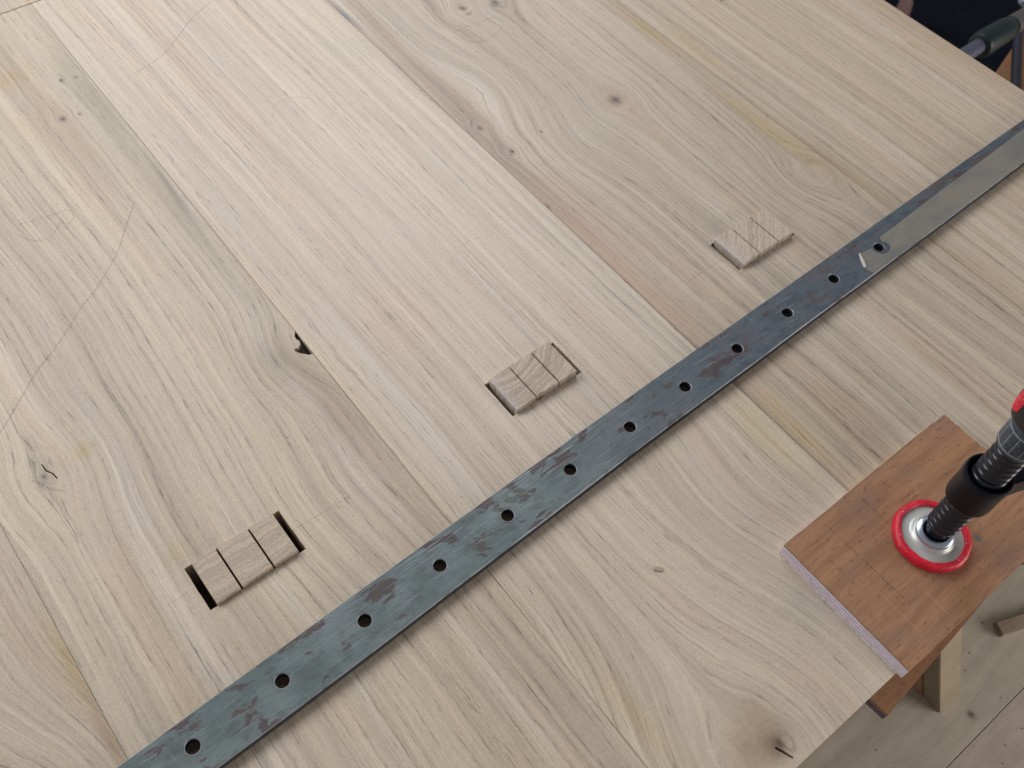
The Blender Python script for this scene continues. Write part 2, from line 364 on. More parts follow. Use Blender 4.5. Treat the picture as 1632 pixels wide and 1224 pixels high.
# ================================================================== WORKTOP (five oak planks)
T = 0.040; Y0 = -0.020; Y1 = 0.9335
top = thing("oak_worktop", "pale oak worktop of wide glued planks that fills the picture", "worktop")
YEL = (0.47, 0.36, 0.20); GRN = (0.40, 0.385, 0.315); DRK = (0.20, 0.15, 0.11); PNK = (0.44, 0.31, 0.235); BRN = (0.36, 0.27, 0.19)
def brk(ring, amp): return [(a + random.uniform(-amp, amp), b + random.uniform(-amp, amp)) for a, b in ring]
planks = [
 dict(x=(-0.34, -0.077), seed=3.3, band=115.0, contrast=1.1, holes=[], knots=[(-0.16, 0.22, 0.03, 0.02, 0.06, 0.08, 0)], bends=[(-0.10, 0.20, -0.02, 0.05, 0.08)],
      stains=[(-0.079, 0.305, 0.006, 0.035, 0, YEL, 0.8), (-0.08, 0.24, 0.004, 0.03, 0, BRN, 0.8)], base=(0.51, 0.43, 0.32)),
 dict(x=(-0.077, 0.163), seed=11.7, band=125.0, contrast=1.1,
      knots=[(0.170, 0.420, 0.024, 0.022, 0.040, 0.055, 0), (-0.040, 0.430, 0.014, 0.018, 0.045, 0.060, 0.0016), (0.1194, 0.7603, 0.004, 0.003, 0.01, 0.01, 0.0026),
             (0.1342, 0.758, 0.002, 0.002, 0.006, 0.01, 0.0014), (0.1526, 0.8068, 0.002, 0.002, 0.006, 0.01, 0.0012), (0.14, 0.81, 0.004, 0.004, 0.01, 0.012, 0.0018)],
      bends=[(0.10, 0.30, 0.012, 0.06, 0.07), (0.03, 0.56, -0.012, 0.08, 0.12)],
      stains=[(0.1624, 0.45, 0.0007, 0.9, 0, (0.27, 0.21, 0.15), 0.55), (0.137, 0.421, 0.010, 0.018, 0.2, (0.36, 0.325, 0.25), 0.7), (0.138, 0.415, 0.022, 0.030, 0, (0.42, 0.345, 0.255), 0.75), (0.150, 0.365, 0.012, 0.045, 0, BRN, 0.6), (0.153, 0.30, 0.012, 0.10, 0, BRN, 0.45),
              (0.156, 0.62, 0.0026, 0.05, -0.03, (0.24, 0.21, 0.155), 0.7), (0.150, 0.60, 0.012, 0.16, 0, (0.38, 0.325, 0.245), 0.7), (0.152, 0.79, 0.016, 0.09, 0, (0.38, 0.33, 0.245), 0.75), (0.120, 0.74, 0.010, 0.10, 0.05, BRN, 0.4),
              (-0.035, 0.43, 0.016, 0.014, 0, (0.38, 0.33, 0.25), 0.5), (-0.01, 0.435, 0.008, 0.006, 0, YEL, 0.7), (0.10, 0.84, 0.02, 0.012, 0, YEL, 0.5),
              (0.005, 0.325, 0.012, 0.010, 0, YEL, 0.4)], wave=0.007),
 dict(x=(0.163, 0.403), seed=23.1, band=165.0,
      knots=[(0.222, -0.004, 0.050, 0.050, 0.085, 0.12, 0), (0.236, -0.006, 0.003, 0.005, 0.01, 0.015, 0.0022)],
      bends=[(0.33, 0.13, 0.012, 0.04, 0.05)],
      stains=[(0.1665, 0.45, 0.0035, 0.30, 0, (0.58, 0.49, 0.36), 0.7), (0.226, 0.004, 0.030, 0.020, 0.3, BRN, 0.8), (0.236, -0.004, 0.010, 0.008, 0, DRK, 0.8), (0.3134, 0.0468, 0.011, 0.018, 0, (0.38, 0.355, 0.28), 0.55),
              (0.38, 0.70, 0.02, 0.03, 0.3, GRN, 0.5), (0.39, 0.16, 0.012, 0.05, 0, YEL, 0.5), (0.181, 0.14, 0.010, 0.07, 0, (0.40, 0.31, 0.22), 0.6),
              (0.176, 0.05, 0.010, 0.05, 0, YEL, 0.4), (0.252, 0.40, 0.05, 0.05, 0, PNK, 0.25)], wave=0.0065, base=(0.575, 0.49, 0.375), warm=(0.515, 0.41, 0.31), grey=(0.50, 0.435, 0.34)),
 dict(x=(0.403, 0.646), seed=37.9, base=(0.505, 0.425, 0.318), warm=(0.45, 0.345, 0.255), grey=(0.43, 0.37, 0.285), band=115.0, contrast=1.15,
      knots=[(0.5435, 0.4947, 0.012, 0.008, 0.028, 0.035, 0.0036), (0.4203, 0.4953, 0.005, 0.004, 0.014, 0.02, 0.0022), (0.4156, 0.5357, 0.005, 0.004, 0.012, 0.02, 0.0022),
             (0.5083, 0.6848, 0.012, 0.007, 0.02, 0.03, 0.0035), (0.5407, 0.675, 0.016, 0.009, 0.02, 0.035, 0.004), (0.4588, 0.50, 0.002, 0.002, 0.005, 0.01, 0.0011),
             (0.625, 0.318, 0.032, 0.030, 0.040, 0.045, 0)],
      bends=[(0.46, 0.58, -0.022, 0.03, 0.06), (0.48, 0.47, 0.014, 0.03, 0.05)],
      stains=[(0.412, 0.54, 0.020, 0.17, 0.03, (0.365, 0.295, 0.225), 0.8), (0.448, 0.66, 0.022, 0.10, 0.12, (0.37, 0.32, 0.255), 0.7), (0.415, 0.35, 0.022, 0.13, 0, PNK, 0.6), (0.639, 0.55, 0.006, 0.06, 0, YEL, 0.85),
              (0.634, 0.38, 0.008, 0.06, 0.05, YEL, 0.7), (0.4053, 0.7447, 0.003, 0.02, 0, (0.20, 0.20, 0.24), 0.8), (0.5435, 0.4947, 0.009, 0.008, 0, (0.32, 0.235, 0.20), 0.7),
              (0.44, 0.12, 0.03, 0.08, 0, BRN, 0.45), (0.411, 0.14, 0.006, 0.05, 0, YEL, 0.6), (0.4046, 0.4249, 0.0013, 0.004, 0, DRK, 0.9), (0.4034, 0.45, 0.0007, 0.9, 0, (0.27, 0.21, 0.15), 0.6)], wave=0.011),
 dict(x=(0.646, 0.880), seed=51.3, knots=[(0.737, 0.546, 0.002, 0.002, 0.006, 0.01, 0.0016)], bends=[],
      stains=[(0.6466, 0.35, 0.0009, 0.9, 0, (0.27, 0.20, 0.12), 0.6), (0.649, 0.30, 0.005, 0.10, 0, (0.42, 0.34, 0.22), 0.6), (0.66, 0.5, 0.006, 0.05, 0, YEL, 0.5), (0.845, 0.38, 0.003, 0.010, 0, YEL, 0.6), (0.865, 0.36, 0.003, 0.007, 0, YEL, 0.5)],
      wave=0.0055, base=(0.52, 0.43, 0.315), warm=(0.47, 0.36, 0.26), grey=(0.47, 0.39, 0.29), band=140.0),
]
mort = {1: (0.0046, 0.0750, 0.2768, 0.3120), 2: (0.2500, 0.3165, 0.2762, 0.3105), 3: (0.4875, 0.5548, 0.2763, 0.3102)}
for i, p in enumerate(planks):
    x0, x1 = p['x']; gap = 0.00010; holes = []
    if i in mort:
        q = rect(*mort[i]); h = []
        for e in range(4):                                  # chiselled edges are never dead straight
            a0, b0 = q[e], q[(e + 1) % 4]
            for t in range(9):
                jx, jy = (0, 0) if t == 0 else (random.uniform(-0.00013, 0.00013), random.uniform(-0.00013, 0.00013))
                h.append((a0[0] + (b0[0] - a0[0]) * t / 9 + jx, a0[1] + (b0[1] - a0[1]) * t / 9 + jy))
        holes.append(h)
    a, b = x0 + gap, x1 - gap
    outer = [(a, Y0), (b, Y0)]
    if i == 1:      # broken-out knot at the joint with the next plank
        outer += [(b, 0.4100), (0.1597, 0.4112), (0.1577, 0.4137), (0.1555, 0.4160), (0.1530, 0.4205), (0.1536, 0.4222), (0.1552, 0.4219), (0.1572, 0.4210),
                  (0.1578, 0.4228), (0.1596, 0.4232), (0.1603, 0.4250), (0.1606, 0.4275), (0.1597, 0.4296), (0.1600, 0.4325), (0.1612, 0.4345), (b, 0.4362)]
        holes.append([(-0.0372, 0.4405), (-0.0366, 0.4402), (-0.0362, 0.4340), (-0.0335, 0.4290), (-0.0326, 0.4235), (-0.0334, 0.4238), (-0.0344, 0.4290), (-0.0371, 0.4338)])
    if i == 2:
        holes.append([(0.2318, -0.0046), (0.2328, -0.0036), (0.2352, -0.0090), (0.2372, -0.0150), (0.2362, -0.0158), (0.2338, -0.0100)])
    if i == 3:
        holes.append([(0.4208, 0.4950), (0.4215, 0.4956), (0.4222, 0.4948), (0.4217, 0.4938), (0.4209, 0.4941)])
        holes.append([(0.4165, 0.4930), (0.4172, 0.4932), (0.4185, 0.4905), (0.4180, 0.4902)])
    outer += [(b, Y1), (a, Y1)]
    me = slab(outer, holes, -T, 0.0, 0.00013)
    kw = {k: p[k] for k in ('base', 'warm', 'grey', 'wave', 'band', 'contrast') if k in p}
    m = oak("oak_plank_%s" % "abcde"[i], p['seed'], knots=p['knots'], bends=p['bends'], stains=p['stains'], **kw)
    link("plank", me, m, top)
# tongue strip under the joints, so that no light falls through them
link("bearer", slab(rect(-0.33, 0.87, 0.62, 0.68), [], -0.075, -T - 0.0005), plain("bearer_wood", (0.35, 0.27, 0.19)), top)

# broken knot wood left in the bottom of the hole
link("knot_wood", hull_prism([[(0.1515, 0.406, -0.014), (0.1628, 0.406, -0.012), (0.1628, 0.437, -0.010), (0.155, 0.437, -0.013)],
                              [(0.153, 0.408, -0.006), (0.1626, 0.409, -0.008), (0.1626, 0.434, -0.0045), (0.1585, 0.431, -0.003)]]),
     plain("knot_bark", (0.045, 0.035, 0.035), 0.8, var=0.9, scale=700, bump=0.6), top, label="dark broken knot bark down in the hole")

# pencil marks (graphite on the wood)
gp = G("graphite"); xx, yy, zz = gp.coords(); nn = gp.noise(gp.vec(xx, yy, 0), 2.0, 0.5, 900.0)
gp.finish((0.15, 0.145, 0.15), 0.45, 0.0, 0.5); gp.link(0.10 + gp.smooth(nn, 0.42, 0.64) * 0.34, gp.bsdf.inputs["Alpha"])
gf = G("graphite_faint"); xx, yy, zz = gf.coords(); nn = gf.noise(gf.vec(xx, yy, 0), 2.0, 0.5, 700.0)
gf.finish((0.20, 0.19, 0.19), 0.5, 0.0, 0.5); gf.link(0.05 + gf.smooth(nn, 0.40, 0.62) * 0.25, gf.bsdf.inputs["Alpha"])
M1, M2 = gp.mat, gf.mat
marks = [
 (M1, 0.0009, [(0.3085, 0.8384), (0.2792, 0.8245), (0.2627, 0.8122), (0.2339, 0.7919), (0.2128, 0.7843), (0.1972, 0.7809)]),
 (M1, 0.0010, [(0.1255, 0.6312), (0.1101, 0.6133), (0.0928, 0.592), (0.0755, 0.5759), (0.0573, 0.5615), (0.043, 0.5527), (0.0161, 0.5315), (-0.0073, 0.5167), (-0.029, 0.4986), (-0.0498, 0.4813), (-0.09, 0.452)]),
 (M1, 0.0004, [(0.0750, 0.2938), (0.0959, 0.2930), (0.1147, 0.2924), (0.1227, 0.2922)]),
 (M1, 0.0005, [(0.039, 0.2761), (0.0394, 0.2624), (0.0398, 0.2473), (0.0401, 0.2326)]),
 (M2, 0.0004, [(0.0040, 0.2962), (-0.0027, 0.2962), (-0.0176, 0.2958)]),
 (M1, 0.0005, [(0.4872, 0.2929), (0.4653, 0.2929), (0.4430, 0.2925)]),
 (M1, 0.0004, [(0.5550, 0.2936), (0.5706, 0.2930)]),
 (M1, 0.0004, [(0.4877, 0.3103), (0.4879, 0.335)]), (M1, 0.0004, [(0.4877, 0.2762), (0.4875, 0.250)]),
 (M1, 0.0005, [(0.5205, 0.2762), (0.5200, 0.2459)]), (M1, 0.0004, [(0.5205, 0.3103), (0.5208, 0.3203)]),
 (M2, 0.0004, [(0.2508, 0.3109), (0.251, 0.3251)]), (M2, 0.0005, [(0.2509, 0.2754), (0.2507, 0.2603)]), (M2, 0.0005, [(0.2842, 0.2750), (0.284, 0.2466)]),
 (M2, 0.0004, [(0.3145, 0.3109), (0.3147, 0.322)]), (M2, 0.0004, [(0.2505, 0.2930), (0.2350, 0.2925)]), (M2, 0.0004, [(0.3150, 0.2930), (0.3300, 0.2928)]),
 (M2, 0.0007, [(0.272, 0.6576), (0.2785, 0.6665), (0.2875, 0.6706), (0.2976, 0.6698), (0.3064, 0.6646), (0.3126, 0.6571), (0.3122, 0.6479)]),
 (M2, 0.0005, [(0.2995, 0.4216), (0.3108, 0.4284), (0.3223, 0.4319), (0.3333, 0.4308), (0.3426, 0.4258)]),
 (M1, 0.0006, [(0.4786, 0.6614), (0.4784, 0.6496), (0.4831, 0.6405), (0.4901, 0.6344), (0.5006, 0.633), (0.5137, 0.6358), (0.5246, 0.6428), (0.5286, 0.651), (0.5252, 0.657), (0.5123, 0.6586), (0.4946, 0.6611), (0.4812, 0.6607)]),
 (M1, 0.0005, [(0.495, 0.667), (0.492, 0.655), (0.494, 0.645)]),
 (M1, 0.0007, [(0.0329, 0.6545), (0.0368, 0.645), (0.0437, 0.6367), (0.0508, 0.6349), (0.0594, 0.6388), (0.0663, 0.6449), (0.0707, 0.64), (0.076, 0.6422), (0.0791, 0.6504), (0.0754, 0.6557), (0.0606, 0.6576), (0.0387, 0.6622)]),
 (M1, 0.0006, [(0.6405, 0.388), (0.6418, 0.3912), (0.6460, 0.3950), (0.6480, 0.3940)]),
 (M1, 0.0006, [(0.6400, 0.548), (0.6500, 0.5520), (0.6550, 0.5440), (0.6490, 0.5380)]),
 (M1, 0.0008, [(-0.0480, 0.4330), (-0.0425, 0.4240), (-0.0400, 0.4190), (-0.0340, 0.4120)]),
]
for mt, w, pts in marks: link("pencil_mark", ribbon(pts, w, 0.00012), mt, top)

# ================================================================== THROUGH TENONS
def tenon(label, x0, x1, y0, y1, zt, kerfs, kw, seed, cx, cy, white=0.0, chips=(), tone=1.0, colr=None):
    t = thing("through_tenon", label, "tenon", ((x0 + x1) / 2, (y0 + y1) / 2, -0.10), "through tenons standing in their mortises")
    tint = colr or (0.43, 0.375, 0.315); dk = tuple(k * 0.72 for k in tint)
    m = end_grain("tenon_end_grain", seed, cx, cy, tint, dk, white=white)
    xs = [x0] + [k for k in kerfs] + [x1]
    for i in range(3):
        a = xs[i] + (kw / 2 if i else 0); b = xs[i + 1] - (kw / 2 if i < 2 else 0)
        z = zt + random.uniform(-0.0002, 0.0002)
        ring = [(a, y0), (b, y0), (b, y1), (a, y1)]
        if i == 1 and chips: ring = [(a, y0)] + list(chips) + [(b, y0), (b, y1), (a, y1)]
        me = slab(ring, [], -0.028, z, 0.0003)
        if i == 0 and white:                               # sanded, rounded-over left end
            for v in me.vertices:
                if v.co.z > zt - 0.002 and v.co.x < a + 0.001: v.co.z -= 0.0018; v.co.x += 0.0004
                if v.co.z < zt - 0.002 and v.co.z > -0.02: pass
        link("tenon_segment", me, m, t)
    link("tenon_body", slab(rect(x0, x1, y0, y1), [], -0.0404, -0.0285), plain("tenon_side", (0.33, 0.26, 0.19)), t)
    link("tenon_shoulder", slab(rect(x0 - 0.03, x1 + 0.03, y0 - 0.02, y1 + 0.02), [], -0.10, -0.0405), plain("shoulder_wood", (0.33, 0.26, 0.19)), t)
    return t
a, b, c, d = mort[1]
tenon("tenon nearly flush in the lower left mortise, wide dark gaps at both ends", a + 0.0053, b - 0.0050, c + 0.0003, d - 0.0006, 0.0036,
      [0.0279, 0.0516], 0.0013, 5.0, 0.05, 0.62, colr=(0.55, 0.455, 0.35))
a, b, c, d = mort[2]
tenon("tenon standing proud in the middle mortise, with a chipped front edge and swirled end grain", a + 0.0034, b - 0.0055, c + 0.0002, d - 0.0003, 0.0062,
      [0.2721, 0.2938], 0.0011, 14.0, 0.27, 0.34, white=0.2534, chips=[(0.2735, 0.2768), (0.2760, 0.2775), (0.2785, 0.2770), (0.2810, 0.2764), (0.2882, 0.2764), (0.2884, 0.2775), (0.2888, 0.2764)], colr=(0.55, 0.46, 0.365))
a, b, c, d = mort[3]
tenon("tenon in the far right mortise beside the steel bar, left end pale with painted light", a + 0.0036, b - 0.0045, c + 0.0001, d - 0.0001, 0.0062,
      [0.5106, 0.5328], 0.0011, 29.0, 0.70, 0.12, white=0.4911, colr=(0.545, 0.46, 0.365))

# ================================================================== STEEL BAR
bar = thing("steel_bar", "long grey flat steel bar with a row of drilled holes lying across the planks", "steel bar", (0.25, 0.215, 0))
up = [(-0.16, 0.2208), (-0.0837, 0.2227), (-0.0371, 0.2246), (0.0239, 0.2266), (0.080, 0.2287), (0.162, 0.2312), (0.2463, 0.2338), (0.3258, 0.2358), (0.4131, 0.2376),
      (0.4994, 0.2390), (0.604, 0.2411), (0.7099, 0.2434), (0.8381, 0.2457), (0.90, 0.2468)]
lo = [(-0.16, 0.1850), (-0.0344, 0.1874), (0.0189, 0.1886), (0.0739, 0.1902), (0.1339, 0.1926), (0.2273, 0.1958), (0.293, 0.1982), (0.3435, 0.1996), (0.4236, 0.2012),
      (0.4983, 0.2033), (0.5685, 0.2046), (0.6627, 0.2070), (0.7887, 0.2104), (0.90, 0.2132)]
hc = [(-0.0435, 0.2067), (0.0176, 0.2085), (0.0783, 0.2101), (0.1381, 0.2118), (0.1962, 0.2137), (0.2534, 0.2152), (0.3109, 0.2161), (0.3679, 0.2175), (0.4253, 0.2191),
      (0.4832, 0.2200), (0.5405, 0.2215), (0.5981, 0.2218), (-0.105, 0.2050)]
k7 = (0.60 - 0.007) / (0.60 - 0.0052)
lo = [(a * k7, b * k7) for a, b in lo]; up = [(a * k7, b * k7) for a, b in up]; hc = [(a * k7, b * k7) for a, b in hc]
link("bar_body", slab(lo + up[::-1], [circle(hx, hy, 0.0045, 32) for hx, hy in hc], 0.00004, 0.0070, 0.0005), steel(), bar)
hm = plain("hole_shade", (0.13, 0.085, 0.062), 0.9, var=0.9, scale=900, bump=0.4)  # shade at the hole bottoms, painted as brown discs
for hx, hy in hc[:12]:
    link("hole_shade", slab(circle(hx + 0.0003, hy, 0.0042, 20), [], 0.00006, 0.0003), hm, bar)
# masking film stuck along the far half
gt = G("masking_film"); xx, yy, zz = gt.coords()
n1 = gt.noise(gt.vec(xx * 18, yy * 40, 0), 4.0, 0.6); n2 = gt.noise(gt.vec(xx * 300, yy * 300, 0), 3.0, 0.6)
ct = gt.mix(gt.smooth(n1, 0.40, 0.68), (0.225, 0.210, 0.175), (0.165, 0.165, 0.155)); ct = gt.mul(ct, 1.1 - n2 * 0.2)
gt.bump(n1, 0.3, 0.0006); gt.finish(ct, 0.42, 0.0, 0.5)
tape_ring = [(0.5696, 0.2048), (0.5690, 0.2072), (0.5680, 0.2105), (0.5683, 0.2134), (0.5706, 0.2172), (0.5735, 0.2222), (0.5761, 0.2258), (0.5825, 0.2250), (0.5885, 0.2246), (0.5890, 0.2228), (0.5892, 0.2200),
             (0.5905, 0.2165), (0.5924, 0.2141), (0.5965, 0.2130), (0.6001, 0.2133), (0.6042, 0.2152), (0.6052, 0.2180), (0.6045, 0.2209), (0.6028, 0.2230), (0.6031, 0.2259), (0.6068, 0.2282), (0.626, 0.2286), (0.66, 0.2305),
             (0.7022, 0.2324), (0.7589, 0.2340), (0.8222, 0.2367), (0.895, 0.2390), (0.895, 0.2130), (0.7887, 0.2103), (0.7200, 0.2084), (0.6627, 0.2066), (0.6100, 0.2054)]
link("masking_tape", slab(tape_ring, [], 0.00702, 0.00735), gt.mat, bar, label="beige masking tape with a torn end on the far part of the bar")
link("tape_curl", hull_prism([[(0.5758, 0.2262, 0.0074), (0.5772, 0.2255, 0.0074), (0.5766, 0.2260, 0.0080)],
                              [(0.5708, 0.2195, 0.0074), (0.5738, 0.2185, 0.0074), (0.5722, 0.2190, 0.0096)],
                              [(0.5676, 0.2136, 0.0074), (0.5702, 0.2128, 0.0074), (0.5688, 0.2132, 0.0084)]]),
     plain("tape_back", (0.50, 0.47, 0.43), 0.6), bar, label="pale curled lip of the torn tape")

# ================================================================== PLYWOOD PAD on top
pad = thing("plywood_block", "reddish brown plywood offcut lying under the red clamp pad, pale layered end", "plywood", (0.415, 0.03, 0))
PX0, PX1, PY0, PY1 = 0.3290, 0.5015, -0.0240, 0.0826
def rough_rect(x0, x1, y0, y1, amp, far=0.0):
    R = []; n = 26
    for i in range(n): R.append((x0 + (x1 - x0) * i / n, y0 + random.uniform(-amp, amp) * 0.5))
    for i in range(110): R.append((x1 + random.uniform(-amp, amp) * (0.6 + far * 0.3), y0 + (y1 - y0) * i / 110))
    for i in range(n): R.append((x1 - (x1 - x0) * i / n, y1 + random.uniform(-amp, amp) * 0.5))
    for i in range(n): R.append((x0 + random.uniform(-amp, amp) * 0.6, y1 - (y1 - y0) * i / n))
    return R
NL = 9; th = 0.0122
cols = [(0.84, 0.77, 0.82), (0.60, 0.50, 0.55)]
for i in range(NL):
    z0 = th * i / NL; z1 = th * (i + 1) / NL - 0.00006
    last = i == NL - 1
    me = slab(rough_rect(PX0 - 0.0012 * (1 - i / NL), PX1, PY0, PY1, 0.00028 if not last else 0.0005, 1.5 if last else 0), [], z0 + 0.00004, z1 if not last else th)
    if last:
        link("face_veneer", me, ply_face("red_veneer"), pad)
    else:
        link("core_layer", me, ply_edge("ply_core_%d" % (i % 2), cols[i % 2], i * 1.7), pad)
# torn splinters along the cut end and bright sliver on the long edge
bm = bmesh.new()
for k in range(46):
    if k < 24: px, py, ang = PX0 - 0.0008, random.uniform(PY0, PY1), random.uniform(2.6, 3.7); z = 0.0008
    else: px, py, ang = PX1, random.uniform(PY0, PY1), random.uniform(-0.4, 0.4); z = th - 0.0006
    L = random.uniform(0.0008, 0.0026); w = 0.0002
    dxv, dyv = math.cos(ang), math.sin(ang)
    v = [bm.verts.new((px - dyv * w, py + dxv * w, z)), bm.verts.new((px + dyv * w, py - dxv * w, z)), bm.verts.new((px, py, z + 0.0003)),
         bm.verts.new((px + dxv * L, py + dyv * L, z + random.uniform(-0.0004, 0.0004)))]
    for f in ((0, 1, 2), (0, 1, 3), (1, 2, 3), (2, 0, 3)): bm.faces.new([v[q] for q in f])
me = bpy.data.meshes.new("mesh"); bm.to_mesh(me); bm.free()
spl = link("splinters", me, plain("splinter_wood", (0.45, 0.32, 0.24)), pad); spl["kind"] = "stuff"
link("edge_sliver", slab([(0.385, 0.0827), (0.40, 0.0840), (0.43, 0.0836), (0.47, 0.0838), (0.49, 0.0829)], [], 0.0085, 0.0119), plain("fresh_wood", (0.58, 0.40, 0.24)), pad,
     label="pale torn edge where the face veneer is missing")

# ================================================================== LOWER PLYWOOD (under the worktop)
low = thing("plywood_strip", "brown plywood strip clamped underneath the worktop, poking out at the corner", "plywood", (0.45, 0.0, -0.052))
P0 = Vector((0.3232, -0.0362)); ud = (Vector((0.4762, -0.0237)) - P0).normalized(); vd = Vector((-ud.y, ud.x))
def lowrect(e): return [tuple(P0 - ud * e), tuple(P0 + ud * 0.26), tuple(P0 + ud * 0.26 + vd * 0.09), tuple(P0 - ud * e + vd * 0.09)]
for i in range(5):
    z1 = -T - 0.0006 - 0.002 * (4 - i); z0 = z1 - 0.00195
    cc = [(0.10, 0.07, 0.085), (0.30, 0.23, 0.25)][i % 2]
    if i == 4: link("face_veneer", slab(lowrect(0), [], z0, z1), ply_face("brown_veneer", 40.0), low)
    else: link("core_layer", slab(lowrect(0.0002 * (i % 2)), [], z0, z1), ply_edge("low_ply_%d" % (i % 2), cc, i * 2.2), low)

# ================================================================== BAR CLAMP
cx, cy = 0.4124, 0.0262
Z0 = th
clamp = thing("bar_clamp", "black screw clamp with a red rimmed pressure pad standing on the reddish plywood", "clamp", (cx, cy, Z0))
zinc = plain("zinc_plate", (0.56, 0.58, 0.54), 0.36, 0.30, 0.5, var=0.22, scale=160, bump=0.08)
zinc2 = plain("bright_zinc", (0.55, 0.62, 0.72), 0.22, 0.85, 0.5, var=0.2, scale=160, bump=0.05)
rg = G("red_plastic"); xx, yy, zz = rg.coords()
q1 = rg.noise(rg.vec(xx, yy, zz), 4.0, 0.7, 420.0); q2 = rg.noise(rg.vec(xx, yy, zz), 3.0, 0.6, 90.0)
cr = rg.mix(rg.smooth(q2, 0.35, 0.65), (0.74, 0.010, 0.035), (0.56, 0.010, 0.030))
cr = rg.mix(rg.smooth(q1 + (q2 - 0.5) * 0.3, 0.60, 0.68) * 0.55, cr, (0.80, 0.38, 0.40)); rg.bump(q1, 0.35, 0.0004)
redp = rg.finish(cr, 0.30 + q1 * 0.25, 0.0, 0.5)
blk = plain("black_steel", (0.003, 0.004, 0.010), 0.30, 0.0, 0.2, var=0.3, scale=150, bump=0.10)
scrw = plain("black_oxide_screw", (0.020, 0.022, 0.030), 0.24, 0.35, 0.5, var=0.35, scale=240, bump=0.12)
blkp = plain("black_plastic", (0.010, 0.010, 0.013), 0.38, 0.0, 0.5, var=0.2, scale=300, bump=0.05)
R = 0.0237
plate = link("pressure_pad", lathe([(0.0005, Z0 + 0.0006), (R - 0.001, Z0 + 0.0006), (R - 0.001, Z0 + 0.0048), (0.0160, Z0 + 0.0046), (0.0145, Z0 + 0.0052), (0.0135, Z0 + 0.0066), (0.0122, Z0 + 0.0076),
     (0.0085, Z0 + 0.0078), (0.0082, Z0 + 0.0050), (0.0005, Z0 + 0.0048)], cx, cy, 72), zinc, clamp, smooth=True)
rim = [(R - 0.0028, Z0 + 0.0001), (R + 0.0010, Z0 + 0.0001), (R + 0.0024, Z0 + 0.0012), (R + 0.0026, Z0 + 0.0034), (R + 0.0018, Z0 + 0.0060), (R + 0.0004, Z0 + 0.0070), (R - 0.0018, Z0 + 0.0070), (R - 0.0026, Z0 + 0.0062),
       (R - 0.0028, Z0 + 0.0048)]
link("pad_rim", lathe(rim, cx, cy, 96, mod=lambda a, z: 0.00016 * math.sin(7 * a + 1) + 0.0001 * math.sin(17 * a), close=True), redp, plate, smooth=True)
link("swivel_collar", lathe([(0.0078, Z0 + 0.0070), (0.0120, Z0 + 0.0072), (0.0128, Z0 + 0.0084), (0.0124, Z0 + 0.0100), (0.0108, Z0 + 0.0112), (0.0090, Z0 + 0.0114), (0.0080, Z0 + 0.0104)], cx, cy, 64, close=True), zinc2, plate, smooth=True)
def thread(r, z0, z1, pitch, depth, step=0.0005):
    prof = []; k = int((z1 - z0) / step)
    for i in range(k + 1): prof.append((r, z0 + (z1 - z0) * i / k))
    def mod(a, z):
        t = (z / pitch - a / (2 * math.pi)) % 1.0
        q = abs(t - 0.5) * 2; q = max(0.0, min(1.0, (q - 0.22) / 0.5)); return -depth * (q * q * (3 - 2 * q))
    return lathe(prof, cx, cy, 48, mod=mod)
link("ball_end", lathe([(0.0005, Z0 + 0.0045), (0.0060, Z0 + 0.0055), (0.0076, Z0 + 0.0085), (0.0074, Z0 + 0.013), (0.0068, Z0 + 0.018), (0.0068, 0.036), (0.0005, 0.0361)], cx, cy, 40), blk, clamp, smooth=True)
link("screw", thread(0.0103, 0.033, 0.152, 0.0060, 0.0011), scrw, clamp, smooth=True)
# threaded boss
boss = link("threaded_boss", lathe([(0.0112, 0.0715), (0.0134, 0.0712), (0.0143, 0.0725), (0.0146, 0.075), (0.0146, 0.095), (0.0151, 0.0975), (0.0150, 0.1010), (0.0143, 0.1028), (0.0132, 0.1028), (0.0124, 0.1010), (0.0122, 0.095), (0.0112, 0.094)], cx, cy, 64, close=True), blk, clamp, smooth=True)
ad = Vector((0.1, -0.045, 0)).normalized(); an = Vector((-ad.y, ad.x, 0)); C0 = Vector((cx, cy, 0))
def armring(s, hw, za, zb):
    p = C0 + ad * s
    return [tuple(p + an * hw + Vector((0, 0, za))), tuple(p - an * hw + Vector((0, 0, za))), tuple(p - an * hw + Vector((0, 0, zb))), tuple(p + an * hw + Vector((0, 0, zb)))]
link("sliding_arm", hull_prism([armring(0.0135, 0.0075, 0.076, 0.098), armring(0.030, 0.0060, 0.078, 0.098), armring(0.080, 0.0054, 0.078, 0.102), armring(0.155, 0.0060, 0.066, 0.110)], 0.0016), blk, clamp, smooth=True)
link("clamp_rail", hull_prism([[tuple(C0 + ad * s + an * w + Vector((0, 0, z))) for s, w in ((0.138, -0.003), (0.156, -0.003), (0.156, 0.003), (0.138, 0.003))] for z in (-0.09, 0.20)], 0.0006), zinc2, clamp)
link("fixed_jaw", hull_prism([armring(0.150, 0.006, -0.088, -0.062), armring(0.05, 0.0055, -0.078, -0.060), armring(-0.012, 0.010, -0.062, -0.0515)], 0.0015), blk, clamp)
